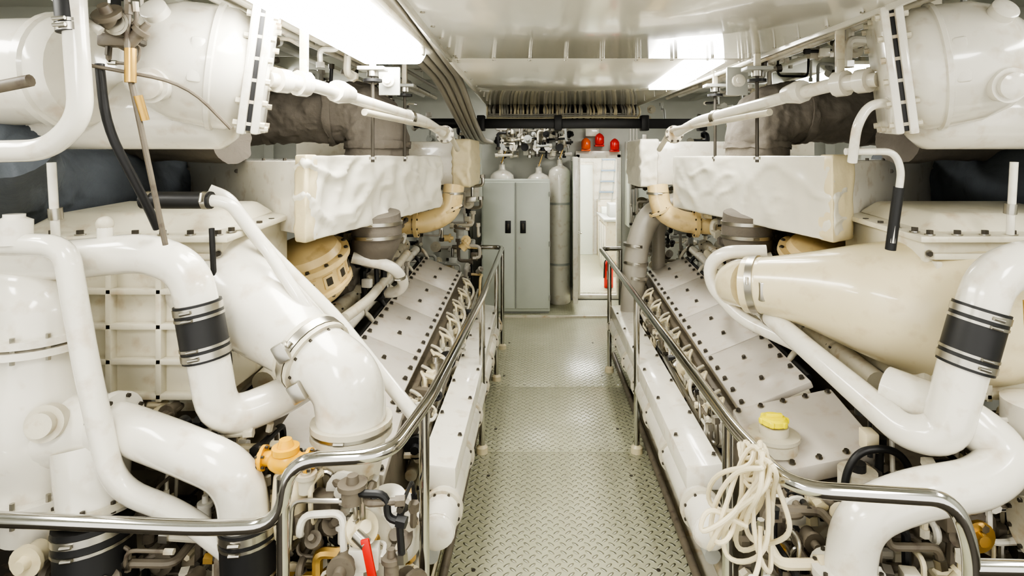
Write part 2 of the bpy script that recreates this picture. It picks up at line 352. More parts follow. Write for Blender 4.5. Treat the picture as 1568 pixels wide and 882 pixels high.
for x,y,z in ((-.48,7.68,1.72),(.27,7.66,1.78),(.0,7.68,1.68)):
    r=.16 if x!=.27 else .145
    b=B(); b.lathe((x,y,0),(0,0,1),[(0,r*.9),(.02,r),(z-.12,r),(z-.06,r*.93),(z-.02,r*.7),(z+.01,r*.3),(z+.03,r*.25),(z+.08,r*.25)],WHITE); 
    b.box((x,y,z+.1),(.05,.05,.06),BRSH,.01); b.lathe((x,y,z-.5),(0,0,1),[(0,r*1.02),(.03,r*1.02)],GREY); b.lathe((x,y,.5),(0,0,1),[(0,r*1.02),(.03,r*1.02)],GREY)
    b.tube([(x,y-.05,z+.1),(x,y-.09,z+.1),(x+.05,y-.09,z+.25)],.008,BRASS,fil=.03,seg=8); b.done('gas_cylinder')
e=empty('valve_manifold'); b=B(); R=random.Random(8)
b.tube([(-.5,7.7,2.12),(.35,7.7,2.12)],.035,WHITE2); b.tube([(-.5,7.72,2.0),(.35,7.72,2.0)],.03,GREY)
for i in range(6):
    x=-.48+i*.15; b.tube([(x,7.7,2.2),(x,7.7,1.95)],.022,R.choice((WHITE2,BRSH))); b.lathe((x,7.66,2.02),(0,-1,0),[(0,.03),(.05,.03),(.05,.01),(.1,.01),(.1,.05),(.115,.05)],R.choice((RUB,BRSH,GREY,BRASS)),seg=14)
b.bb(-.2,-.05,7.6,7.66,1.92,2.1,WHITE,.008); b.bb(.1,.22,7.6,7.66,1.95,2.12,GREY,.008)
clutter(b,(-.55,7.5,1.90),(.4,7.78,2.45),64,5,[WHITE2,GREY,BRSH,RUB,PIPEG,RUB],.008,.02); b.done('pipes_and_valves',e)
for x,z,m in ((.62,2.07,ORNG),(.80,2.13,RED),(1.0,2.06,RED)):
    b=B(); b.lathe((x,7.74,z-.07),(0,0,1),[(0,.05),(.02,.06),(.10,.06),(.13,.04),(.15,.01)],m,seg=18); b.bb(x-.06,x+.06,7.72,7.88,z-.095,z-.07,m,.005); b.done('alarm_beacon')
b=B(); b.bb(.62,.80,7.78,7.86,2.17,2.3,WHITE,.008); b.bb(1.14,1.5,7.45,7.80,1.0,2.1,CAB,.01); b.bb(1.15,1.24,7.43,7.45,1.3,1.6,GREY,.005)
for i in range(3): b.tube([(1.16+i*.04,7.42,0),(1.16+i*.04,7.42,2.4)],.010,PIPEG,seg=8)
b.done('electrical_cabinet')
b=B(); b.bb(-.86,-.58,5.9,6.05,1.45,2.03,CAB,.012); b.bb(-.84,-.60,5.885,5.9,1.48,2.0,WHITE,.006); b.tube([(-.72,6.0,1.45),(-.72,6.0,1.2),(-.72,6.3,.9),(-.72,6.3,0)],.012,RUB,seg=8); b.done('junction_box')
b=B(); clutter(b,(-1.7,6.6,.1),(-.8,7.0,2.5),50,15,[WHITE2,GREY,PIPEG,RUB],.01,.03); b.bb(-2.3,-.85,7.05,7.6,0,1.4,WALL,.01); b.done('bulkhead_piping')
b=B(); clutter(b,(1.25,6.3,.1),(2.2,7.35,2.5),50,16,[WHITE2,GREY,PIPEG,RUB],.01,.03); b.done('bulkhead_piping')
# ---------------------------------------------------------------- engines
def zi(y): return .68+.072*(y-2.8)
def zo(y): return .82+.072*(y-2.8)
def engine(s):
    U=lambda u,y,z:(X0+s*u,y,z)
    e=empty('marine_diesel_engine')
    b=B()
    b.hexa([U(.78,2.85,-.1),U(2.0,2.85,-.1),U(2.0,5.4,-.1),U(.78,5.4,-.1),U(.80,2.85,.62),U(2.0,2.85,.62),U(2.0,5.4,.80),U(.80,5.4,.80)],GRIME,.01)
    for i in range(8):
        y=2.95+i*.31; b.box(U(.775,y+.12,.12),(.03,.24,.26),WHITE2,.012)
        for dy in (.03,.21):
            for z in (.02,.22): b.bolt(U(.757,y+dy,z),(-s,0,0),r=.008)
        b.box(U(.75,y+.27,.2),(.06,.05,.6),WHITE2,.01)
    b.done('crankcase',e)
    b=B(); ys=[2.82,3.44,4.06,4.68,5.30]
    for k in range(4):
        a,c=ys[k]+.003,ys[k+1]-.003
        n=b.plate(U(.83,a,zi(a)),U(1.17,a,zo(a)),U(1.17,c,zo(c)),U(.83,c,zi(c)),.035,COVER,.006)
        b.plate(U(.845,a,zi(a)-.035),U(1.16,a,zo(a)-.035),U(1.16,c,zo(c)-.035),U(.845,c,zi(c)-.035),.09,WHITE2,.008)
        for i in range(5):
            y=a+.05+(c-a-.1)*i/4
            for t in (.07,.5,.93):
                if t==.5 and i%2==0: continue
                u=.83+.34*t; z=zi(y)+(zo(y)-zi(y))*t; b.bolt(U(u,y,z),n,r=.0095,h=.017)
    for k in range(4):
        a,c=ys[k]+.006,ys[k+1]-.006
        b.plate(U(1.66,a,zo(a)),U(2.0,a,zi(a)),U(2.0,c,zi(c)),U(1.66,c,zo(c)),.12,WHITE2,.008)
    b.done('rocker_covers',e)
    b=B()
    b.tube([U(1.195,2.9,.81),U(1.195,5.3,.985)],.016,RUB,seg=10)
    b.tube([U(1.25,2.9,.88),U(1.25,5.3,1.06)],.038,WHITE,seg=14)
    b.tube([U(1.36,2.6,.9),U(1.36,5.35,1.10)],.05,WHITE2,seg=16); b.tube([U(1.52,2.6,.9),U(1.52,5.35,1.08)],.07,WHITE2,seg=16)
    for i in range(9):
        y=2.95+i*.29; z=.82+.072*(y-2.9); b.flange(U(1.36,y,z+.1),(0,1,.07),.062,WHITE2,.02,6,.006)
        b.clamp(U(1.25,y+.1,z+.065),(0,1,.07),.039,.018)
        b.tube([U(1.16,y+.14,z-.03),U(1.20,y+.14,z+.05),U(1.30,y+.17,z+.08)],.016,RUB if i%2 else WHITE2,fil=.04,seg=10)
    b.done('valley_pipes',e)
    b=B(); R=random.Random(20+s)
    for i in range(8):
        y=2.92+i*.305; z=zi(y)
        b.lathe(U(.765,y,z-.22),(0,0,1),[(0,.035),(.07,.035),(.07,.026),(.12,.026),(.12,.018),(.15,.014)],WHITE2,seg=14)
        b.tube([U(.765,y,z-.08),U(.765,y,z-.03),U(.80,y+.06,z-.01),U(.80,y+.14,z-.05),U(.77,y+.2,z-.12)],.008,CABLE,fil=.04,seg=8)
        b.tube([U(.74,y+.02,z-.2),U(.70,y+.08,z-.12),U(.76,y+.16,z-.04),U(.82,y+.2,z-.03)],.010,WHITE2,fil=.05,seg=8)
        b.tube([U(.80,y+.1,z-.04),U(.72,y+.12,z-.08),U(.72,y+.22,z-.22),U(.78,y+.25,z-.25)],.012,CREAM,fil=.05,seg=8)
        b.box(U(.79,y+.15,z-.12),(.04,.16,.09),WHITE2,.01); b.bolt(U(.765,y+.15,z-.12),(-s,0,0),r=.01)
        b.tube([U(.70,y,z-.24),U(.66,y+.05,z-.20),U(.68,y+.15,z-.19),U(.70,y+.2,z-.27)],.007,RUB if i%3==0 else CABLE,fil=.04,seg=8)
    b.tube([U(.715,2.8,.46),U(.715,5.3,.64)],.022,WHITE,seg=12); b.tube([U(.69,2.8,.52),U(.69,5.3,.70)],.012,BRSH,seg=8)
    b.tube([U(.75,2.8,.38),U(.75,5.3,.56)],.03,WHITE2,seg=12)
    x1,x2=sorted((X0+s*.68,X0+s*.78))
    clutter(b,(x1,2.8,.36),(x2,5.3,.66),70,30+s,[WHITE2,CABLE,CREAM,WHITE,BRSH,GRIME,RUB],.005,.012)
    b.done('fuel_lines',e)
    b=B(); 
    b.hexa([U(.50,2.55,.45),U(.66,2.55,.45),U(.66,5.2,.47),U(.50,5.2,.47),U(.50,2.55,.55),U(.66,2.55,.57),U(.66,5.2,.60),U(.50,5.2,.58)],WHITE,.01)
    for i in range(13):
        y=2.62+i*.21; zz=.565+.011*(y-2.55)
        for u in ((.52,) if i%2 else (.64,)): b.bolt(U(u,y,zz-.012+(u-.5)*.12),(0,0,1),r=.007,h=.012)
    b.tube([U(.55,2.35,.40),U(.55,5.3,.40)],.075,WHITE,seg=20); b.lathe(U(.55,2.36,.40),(0,-1,0),[(0,.075),(.02,.07),(.035,.05),(.04,.02)],WHITE)
    for i in range(7): 
        y=2.5+i*.45; b.flange(U(.55,y,.40),(0,1,0),.088,WHITE2,.03,8,.006)
        b.tube([U(.55,y+.15,.38),U(.62,y+.15,.25),U(.78,y+.15,.22)],.03,WHITE2,fil=.06,seg=12)
    b.tube([U(.60,2.5,.20),U(.60,5.3,.20)],.035,GREY,seg=12); b.tube([U(.66,2.3,.10),U(.66,5.3,.10)],.028,WHITE2,seg=12)
    b.tube([U(.57,2.5,.02),U(.57,5.6,.02)],.02,GRIME,seg=10)
    b.done('side_manifold',e)
    b=B()
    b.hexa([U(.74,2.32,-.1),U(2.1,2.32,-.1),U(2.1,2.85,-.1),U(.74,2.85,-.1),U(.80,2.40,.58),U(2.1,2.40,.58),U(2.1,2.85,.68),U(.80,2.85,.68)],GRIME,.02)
    b.plate(U(.76,2.36,.62),U(1.25,2.36,.72),U(1.25,2.80,.80),U(.78,2.80,.70),.08,COVER,.012)
    for t in range(5):
        b.bolt(U(.78+t*.11,2.39,.63+t*.0225),(0,-.2,1),r=.009,h=.014)
        b.bolt(U(.80+t*.105,2.77,.70+t*.0225),(0,-.2,1),r=.009,h=.014)
    for u,z,r in ((1.0,.42,.15),(1.38,.30,.17),(.86,.16,.10),(1.72,.42,.15),(1.15,.06,.12)):
        b.lathe(U(u,2.36,z),(0,-1,0),[(0,r),(.05,r),(.05,r*.85),(.11,r*.8),(.11,r*.5),(.16,r*.45),(.17,r*.1)],random.Random(int(u*100)).choice((WHITE2,WHITE,GRIME)))
        for k in range(8):
            a=k*math.pi/4; b.bolt(U(u+math.cos(a)*r*.92,2.31,z+math.sin(a)*r*.92),(0,-1,0),r=.008)
    b.done('front_gear_housing',e)
    b=B(); x1,x2=sorted((X0+s*.66,X0+s*1.9))
    clutter(b,(x1,1.98,-.1),(x2,2.32,.58),150,50+s,[WHITE2,WHITE,CREAM,CABLE,GRIME,RUB,BRSH,GRIME,GRIME,BRASS],.006,.02)
    x1,x2=sorted((X0+s*1.12,X0+s*1.9)); clutter(b,(x1,2.1,.5),(x2,2.4,.90),44,57+s,[WHITE2,WHITE,CREAM,CABLE,GRIME,RUB,GRIME],.006,.018)
    b.done('front_pipework',e)
    b=B(); c=Vector(U(1.43,3.28,1.27)); ax=Vector((s*.12,-.33,.9)).normalized()
    b.lathe(c,ax,[(-.19,.10),(-.17,.15),(-.12,.20),(-.10,.205),(-.095,.225),(-.075,.225),(-.07,.205),(.05,.215),(.055,.245),(.085,.245),(.09,.205),(.13,.19),(.16,.12)],CREAM2,seg=40)
    a1=ax.cross(Vector((1,0,0))).normalized(); a2=ax.cross(a1)
    for k in range(14):
        an=k*math.pi/7; rd=(a1*math.cos(an)+a2*math.sin(an)); tg=ax.cross(rd); rot=Matrix((rd,tg,ax)).transposed()
        b.box(c-ax*.012+rd*.208,(.02,.062,.075),CREAM2,.004,rot=rot); b.box(c-ax*.012+rd*.214,(.016,.035,.045),BOLT,.003,rot=rot)  # dark blocks in the frames stand in for shade inside the slots
        b.bolt(c+ax*.085+rd*.228,ax,r=.010); b.bolt(c-ax*.097+rd*.215,-ax,r=.008)
    b.tube([U(1.46,3.5,1.2),U(1.46,3.9,1.1),U(1.46,4.3,1.2)],.15,LAG,fil=.1)
    b.tube([U(1.25,4.7,1.36),U(1.02,4.75,1.37),U(.86,4.8,1.45),U(.84,4.85,1.66)],.085,CREAM2,fil=.12,seg=20)
    b.flange(U(1.12,4.73,1.365),(1,0,0),.115,CREAM2,.03); b.clamp(U(.84,4.84,1.6),(0,0,1),.09); b.flange(U(.86,4.81,1.46),(-.5,0,1),.105,CREAM2,.02)
    b.flange(U(1.3,4.7,1.36),(1,0,0),.125,CREAM,.03); b.tube([U(1.3,4.7,1.36),U(1.6,4.7,1.3),U(1.7,4.4,1.2)],.12,CREAM2,fil=.1)
    b.done('turbocharger',e)
    b=B()
    b.tube([U(1.12,3.55,1.56),U(1.12,3.57,1.43),U(1.18,3.65,1.30)],[.14,.15,.13],LAG,fil=.05,seg=22)
    for z in (1.5,1.42): b.clamp(U(1.12,3.56,z),(0,0,1),.148)
    b.tube([U(1.25,3.5,1.3),U(1.02,3.55,1.24),U(.98,3.7,1.1),U(1.06,3.8,1.02),U(1.2,3.9,1.0)],.035,WHITE,fil=.08,seg=14)
    b.clamp(U(1.0,3.63,1.16),(0,.3,-1),.038)
    b.tube([U(1.2,3.2,1.02),U(1.15,3.5,1.05),U(1.15,4.5,1.16)],.03,WHITE2,fil=.1,seg=12)
    x1,x2=sorted((X0+s*1.15,X0+s*1.9))
    clutter(b,(x1,3.6,.95),(x2,4.6,1.5),60,70+s,[WHITE2,WHITE,RUB,LAG,CREAM,PIPEG,GRIME],.01,.028)
    b.done('turbo_pipework',e)
    b=B(); C=CASE
    b.hexa([U(1.42,2.38,.92),U(2.35,2.38,.92),U(2.35,3.0,.92),U(1.42,3.0,.92),U(1.42,2.38,1.56),U(2.35,2.38,1.56),U(2.35,3.0,1.60),U(1.42,3.0,1.60)],C,.012)
    b.hexa([U(1.37,2.32,1.56),U(2.40,2.32,1.56),U(2.40,3.05,1.60),U(1.37,3.05,1.60),U(1.37,2.32,1.585),U(2.40,2.32,1.585),U(2.40,3.05,1.625),U(1.37,3.05,1.625)],C,.005)
    b.hexa([U(1.47,2.42,1.585),U(2.3,2.42,1.585),U(2.3,2.98,1.62),U(1.47,2.98,1.62),U(1.55,2.5,1.66),U(2.2,2.5,1.66),U(2.2,2.95,1.68),U(1.55,2.95,1.68)],C,.02)
    for i in range(9): b.bolt(U(1.42+i*.11,2.345,1.587),(0,0,1),r=.012,h=.02)
    for i in range(6): b.bolt(U(1.395,2.4+i*.12,1.592),(0,0,1),r=.012,h=.02)
    for i in range(5):
        u=1.46+i*.2; b.box(U(u,2.365,1.2),(.025,.04,.56),C,.005)
    for z in (.94,1.08,1.22,1.36,1.5): b.box(U(1.86,2.365,z),(.84,.04,.025),C,.005)
    for i in range(6):
        b.bolt(U(1.43,2.365,.96+i*.11),(0,-1,0),r=.01)
    b.done('charge_air_cooler',e)
engine(-1); engine(1)
# left charge air duct
e=E('charge_air_duct'); b=B()
b.tube([(-1.62,2.70,1.42),(-1.40,2.56,1.38),(-1.15,2.40,1.28),(-.88,2.27,1.15)],[.24,.225,.18,.125],WHITE,fil=.1,seg=32)
b.tube([(-.87,2.265,1.145),(-.71,2.2,1.06),(-.70,2.2,.90)],[.128,.13,.125],WHITE,fil=.14,seg=32,n=8)
d=Vector((.29,-.16,-.14)).normalized()
b.flange((-.895,2.275,1.157),d,.145,WHITE2,.018,10,.006); b.flange((-.85,2.255,1.133),d,.145,WHITE2,.018,10,.006)
b.clamp((-.873,2.267,1.145),d,.143,.035)
for q in ((-.93,2.13,1.19),(-.87,2.12,1.05)): b.box(q,(.05,.04,.07),BRSH,.006,rot=Matrix.Rotation(-.5,3,'Y'))
b.lathe((-.70,2.2,.92),(0,0,-1),[(0,.13),(0,.148),(.02,.148),(.02,.135),(.035,.135),(.035,.148),(.055,.148),(.055,.125),(.12,.12),(.22,.10),(.30,.10)],WHITE2); b.clamp((-.70,2.2,.893),(0,0,1),.14,.012)
b.tube([(-1.36,2.42,1.76),(-1.30,2.45,1.73),(-1.156,2.46,1.53),(-.857,2.46,1.235),(-.50,2.35,.87)],.028,WHITE,fil=.08,seg=14)
b.tube([(-1.30,2.3,1.73),(-1.22,2.32,1.72),(-1.10,2.36,1.54),(-.92,2.30,1.32),(-.88,2.34,1.22)],.024,WHITE,fil=.06,seg=14)
b.tube([(-1.55,2.3,1.73),(-1.28,2.3,1.73)],.034,RUB); b.clamp((-1.52,2.3,1.73),(1,0,0),.035); b.clamp((-1.30,2.3,1.73),(1,0,0),.035)
b.flange((-1.53,2.64,1.405),Vector((.22,-.14,-.04)),.262,WHITE2,.025,16,.009)
b.done('duct',e)
# right charge air duct
e=E('charge_air_duct'); b=B()
b.tube([(2.0,2.60,1.24),(1.74,2.52,1.24),(1.50,2.60,1.27),(1.25,2.80,1.275),(1.10,2.93,1.26)],[.33,.32,.26,.165,.135],CREAM,fil=.1,seg=40)
b.tube([(1.12,2.915,1.262),(1.055,2.97,1.255)],.14,CREAM,seg=30); b.clamp((1.09,2.94,1.26),(-.8,.6,-.1),.142,.035)
b.box((1.06,2.80,1.26),(.03,.05,.09),BRSH,.005)
b.tube([(1.07,2.96,1.255),(1.03,3.08,1.24),(1.10,3.25,1.12)],[.125,.115,.09],CREAM,fil=.06,seg=24)
b.bolt((1.20,2.70,1.26),(-.3,-1,0),r=.013,h=.02)
b.tube([(1.20,3.1,1.40),(1.0,3.15,1.39),(.93,3.2,1.32),(.94,3.2,1.20),(1.05,3.05,1.06),(1.3,2.75,.98)],.036,WHITE,fil=.09,seg=16,n=7)
b.tube([(1.22,3.2,1.32),(1.06,3.25,1.30),(1.0,3.3,1.20),(1.06,3.3,1.06),(1.22,3.2,.98)],.03,WHITE,fil=.08,seg=14)
b.done('duct',e)
# coolant pipes left
e=E('coolant_pipe'); b=B()
b.tube([(-2.3,2.12,1.50),(-1.70,2.1,1.53),(-1.40,2.1,1.56),(-1.25,2.1,1.50),(-1.20,2.1,1.29),(-1.14,2.1,.95),(-.98,2.25,.98),(-.92,2.4,1.0)],.07,WHITE,fil=.11,seg=24,n=7)
b.coupling((-1.22,2.1,1.38),(-1.185,2.1,1.18),.07); b.tube([(-1.55,2.1,1.58),(-1.55,2.1,1.66)],.025,WHITE); b.sph((-1.55,2.1,1.66),.028,WHITE2)
b.done('pipe',e)
e=E('coolant_pipe'); b=B()
b.tube([(-2.2,1.95,1.60),(-1.70,1.95,1.61),(-1.57,1.95,1.60),(-1.50,1.95,1.20),(-1.41,1.95,.80),(-1.22,2.0,.69),(-1.0,2.0,.52),(-.9,2.05,.3)],.038,WHITE,fil=.1,seg=20,n=7)
b.lathe((-1.74,1.95,1.61),(0,0,1),[(0,.05),(.08,.05),(.09,.03),(.10,.03)],WHITE)
b.done('pipe',e)
e=E('coolant_pipe'); b=B()
b.tube([(-1.62,2.12,.96),(-1.45,2.06,.95),(-1.20,2.0,.90),(-1.02,2.0,.82),(-.99,2.0,.60)],.080,WHITE,fil=.14,seg=24,n=8)
b.coupling((-.99,2.0,.66),(-.98,2.0,.44),.081); b.tube([(-.98,2.0,.46),(-.98,2.02,.1)],.08,WHITE2)
b.flange((-1.50,2.08,.955),(1,-.2,0),.11,WHITE,.03)
b.done('pipe',e)
e=E('coolant_filter_housing'); b=B()
b.tube([(-2.6,2.15,1.40),(-1.95,2.12,1.41),(-1.78,2.1,1.38),(-1.78,2.1,1.25)],[.12,.12,.12,.125],WHITE,fil=.13,seg=28,n=8)
b.lathe((-1.80,2.1,1.28),(0,0,-1),[(0,.13),(.0,.165),(.025,.165),(.025,.13),(.035,.13),(.035,.165),(.06,.165),(.06,.125),(.14,.125),(.22,.15),(.42,.15),(.52,.12),(.56,.12),(.56,.16),(.60,.16),(.60,.11),(.72,.10)],WHITE,seg=32)
for k in range(10):
    a=k*math.pi/5
    for z in (1.25,.70): b.tube([(-1.8+math.cos(a)*.15,2.1+math.sin(a)*.15,z-.045),(-1.8+math.cos(a)*.15,2.1+math.sin(a)*.15,z+.045)],.008,BRSH,seg=6)
b.tube([(-1.80,2.1,.90),(-1.62,2.1,.94),(-1.52,2.08,.95)],[.13,.12,.10],WHITE,fil=.08,seg=26)
b.tube([(-1.58,2.08,.88),(-1.53,2.02,.66)],[.12,.10],WHITE,seg=26); b.flange((-1.54,2.03,.70),(.1,-.1,-1),.125,WHITE2,.02); b.coupling((-1.53,2.02,.66),(-1.50,2.0,.36),.105)
b.lathe((-1.66,2.0,1.0),(.2,-1,.2),[(0,.06),(.04,.06),(.04,.04),(.07,.04)],WHITE2)
b.done('housing',e)
e=E('amber_drain_valve'); b=B(); b.sph((-.87,2.02,.855),.052,AMB,(1.2,.9,.8)); b.lathe((-.87,2.02,.885),(0,0,1),[(0,.045),(.02,.045),(.02,.028),(.045,.02)],AMB); b.tube([(-.97,2.04,.855),(-.77,2.02,.855)],.025,AMB); b.flange((-.955,2.04,.855),(1,0,0),.042,AMB,.012,6,.005); b.flange((-.79,2.02,.855),(1,0,0),.042,AMB,.012,6,.005)
b.lathe((-.86,2.04,.82),(0,-.1,-1),[(0,.04),(.02,.055),(.14,.06),(.22,.045)],CREAM); b.done('valve',e)
e=E('red_valve_handle'); b=B(); b.tube([(-.60,1.93,.66),(-.56,1.91,.64)],.02,BRSH); b.box((-.55,1.90,.60),(.028,.012,.13),RED,.004,rot=Matrix.Rotation(-.2,3,'Y')); b.done('lever',e)
e=E('sea_water_pump'); b=B(); b.lathe((-.56,2.22,.45),(0,-.3,1),[(0,.12),(.12,.12),(.14,.09),(.2,.07)],WHITE); b.tube([(-.80,2.12,.62),(-.64,2.10,.62),(-.56,2.12,.50),(-.55,2.15,.2)],[.06,.07,.075,.07],WHITE2,fil=.1)
b.flange((-.72,2.11,.62),(1,0,0),.09,WHITE2,.02); b.tube([(-.62,2.2,.30),(-.60,2.3,0)],.09,GRIME)
clutter(b,(-.85,1.95,.30),(-.45,2.15,.78),36,77,[WHITE2,WHITE,CREAM,BRSH,GRIME,RUB,GRIME],.006,.014); b.done('pump',e)
# coolant pipes right
e=E('coolant_pipe'); b=B()
b.tube([(2.2,2.1,1.52),(1.80,2.07,1.54),(1.60,2.07,1.50),(1.52,2.07,1.25),(1.43,2.07,.92),(1.33,2.12,.90),(1.20,2.6,1.04),(1.12,3.0,1.14)],[.08,.08,.08,.08,.078,.06,.048,.045],WHITE,fil=.11,seg=24,n=7)
b.coupling((1.56,2.07,1.37),(1.50,2.07,1.16),.08); b.clamp((1.14,2.9,1.115),(-.2,1,.25),.048); b.done('pipe',e)
e=E('coolant_pipe'); b=B()
b.tube([(1.36,2.3,1.0),(1.52,2.1,.97),(1.63,2.03,.87),(1.50,1.98,.80),(1.25,1.98,.76),(1.07,1.98,.68),(1.04,1.98,.45)],.08,WHITE,fil=.13,seg=26,n=8)
b.flange((1.04,1.98,.50),(0,0,1),.115,WHITE,.03); b.tube([(1.04,1.98,.46),(1.04,2.05,.1)],.085,WHITE2); b.done('pipe',e)
e=E('coolant_filter_housing'); b=B()
b.lathe((1.90,2.2,1.0),(0,0,-1),[(0,.08),(.02,.14),(.30,.14),(.30,.17),(.34,.17),(.34,.13),(.7,.13)],WHITE); b.flange((1.70,2.02,.62),(1,0,0),.10,WHITE2,.03)
b.tube([(1.76,1.95,.95),(1.78,1.95,.62),(1.62,1.95,.45),(1.55,1.95,.1)],.04,WHITE,fil=.1); b.done('housing',e)
# oil filler
e=E('oil_filler'); b=B(); b.lathe((1.0,2.50,.66),(0,0,1),[(0,.10),(.04,.095),(.05,.105),(.065,.105),(.065,.06),(.10,.06)],WHITE2); b.done('neck',e)
b=B(); b.lathe((1.0,2.50,.765),(0,0,1),[(0,.052),(.004,.056),(.022,.055),(.03,.046)],YEL)
for k in range(6):
    a=k*math.pi/3; b.box((1.0+math.cos(a)*.052,2.50+math.sin(a)*.052,.778),(.022,.022,.024),YEL,.006,rz=a)
b.box((1.0,2.50,.80),(.07,.022,.018),YEL,.006); b.done('cap',e)
b=B(); b.tube([(1.14,2.2,.60),(1.15,2.2,.72),(1.20,2.2,.80),(1.32,2.2,.81),(1.40,2.22,.74),(1.42,2.25,.6)],.014,RUB,fil=.07,seg=10,n=6); b.tube([(1.14,2.2,.66),(1.14,2.2,.58)],.022,BRSH,seg=8)
b.tube([(1.22,2.25,.6),(1.22,2.25,.70)],.07,WHITE2,seg=20); b.tube([(1.22,2.25,.70),(1.22,2.25,.73)],.03,RUB,seg=12); b.done('black_hose')
# ---- air filter housings
def filt(s,glossy):
    U=lambda u,y,z:(X0+s*u,y,z)
    e=empty('air_filter_housing'); b=B()
    fp=[(1.24,2.75),(.93,4.60),(2.40,4.95),(2.90,4.25)]
    b.prism([U(u,y,0)[:2] for u,y in fp],1.53,1.88,WHITE,.012)
    A,Bc,D=Vector(fp[0]),Vector(fp[1]),Vector(fp[3]); dn=(D-A).normalized()
    for i in range(9):
        q=A+(D-A)*(.1+.88*i/8); 
        b.tube([U(q.x,q.y+.03,1.88),U(q.x,q.y+.03,1.893)],.009,BOLT,seg=8)
    for t in (.35,.7): 
        q=A+(D-A)*t; b.lathe(U(q.x,q.y,1.82),(-s*.66,-.75,0),[(-.01,.012),(.006,.012)],BOLT,seg=10)
    b.done('casing',e)
    b=B(); t=.20 if glossy else .06; o=.022
    Ap=A+dn*t+Vector((0,-o*1.3)); Ao=A+Vector((-o,-o*1.6)); Bo=Bc+Vector((-o,o)); Bp=Bc+Vector((t+.1,.05))
    f=[Ap,Ao,Bo,Bp]
    b.fabric([U(q.x,q.y,1.505) for q in f]+[U(q.x,q.y,1.905) for q in f],FABG if glossy else FAB,cuts=48,amp=.012 if glossy else .030,sc=4.5,seed=s*3,smooth=4)
    b.done('cover',e,ang=80)
    b=B(); 
    f=[A+dn*(t+.0)+Vector((0,-o*1.6)),A+Vector((-o*1.2,-o*2.0)),A+Vector((-o*1.2-.012,.07)),A+dn*t+Vector((0,.1))]
    b.fabric([U(q.x,q.y,1.50) for q in f]+[U(q.x,q.y,1.91) for q in f],FABE,cuts=12,amp=.008,sc=8,seed=2,smooth=2); b.done('cover_edge',e,ang=80)
    b=B()
    for y in (3.15,3.9):
        b.tube([U(1.03,y,1.87),U(1.03,y,2.34)],.010,BOLT,seg=8); b.tube([U(1.03,y,2.30),U(1.03,y,2.315)],.05,RUB,seg=16); b.tube([U(1.03,y,2.33),U(1.03,y,2.36)],.03,BRSH,seg=16); b.box(U(1.03,y,2.37),(.14,.1,.02),GREY,.003)
        b.box(U(1.03,y,2.6),(.03,.03,.46),WHITE2,.003); b.tube([U(1.03,y,1.885),U(1.03,y,1.90)],.02,BRSH,seg=8)
    b.box(U(.99,3.35,2.33),(.12,.02,.16),GREY,.004); b.lathe(U(.99,3.34,2.33),(0,-1,0),[(0,.035),(.03,.035),(.03,.02),(.05,.02)],WHITE)
    b.done('hanger_rods',e)
    e=empty('air_filter_housing'); b=B(); a,c=sorted((X0+s*.86,X0+s*2.2)); b.bb(a,c,4.98,5.7,1.66,2.03,WHITE,.012); b.done('casing',e)
    b=B(); u0,u1=.72,.87
    f=[(u0,4.96),(u1,4.96),(u1,5.72),(u0,5.72)]
    b.fabric([U(u,y,1.64) for u,y in f]+[U(u,y,2.05) for u,y in f],FABE if s<0 else FAB,cuts=20,amp=.018,sc=7,seed=5,smooth=2); b.done('cover',e,ang=80)
filt(-1,False); filt(1,True)
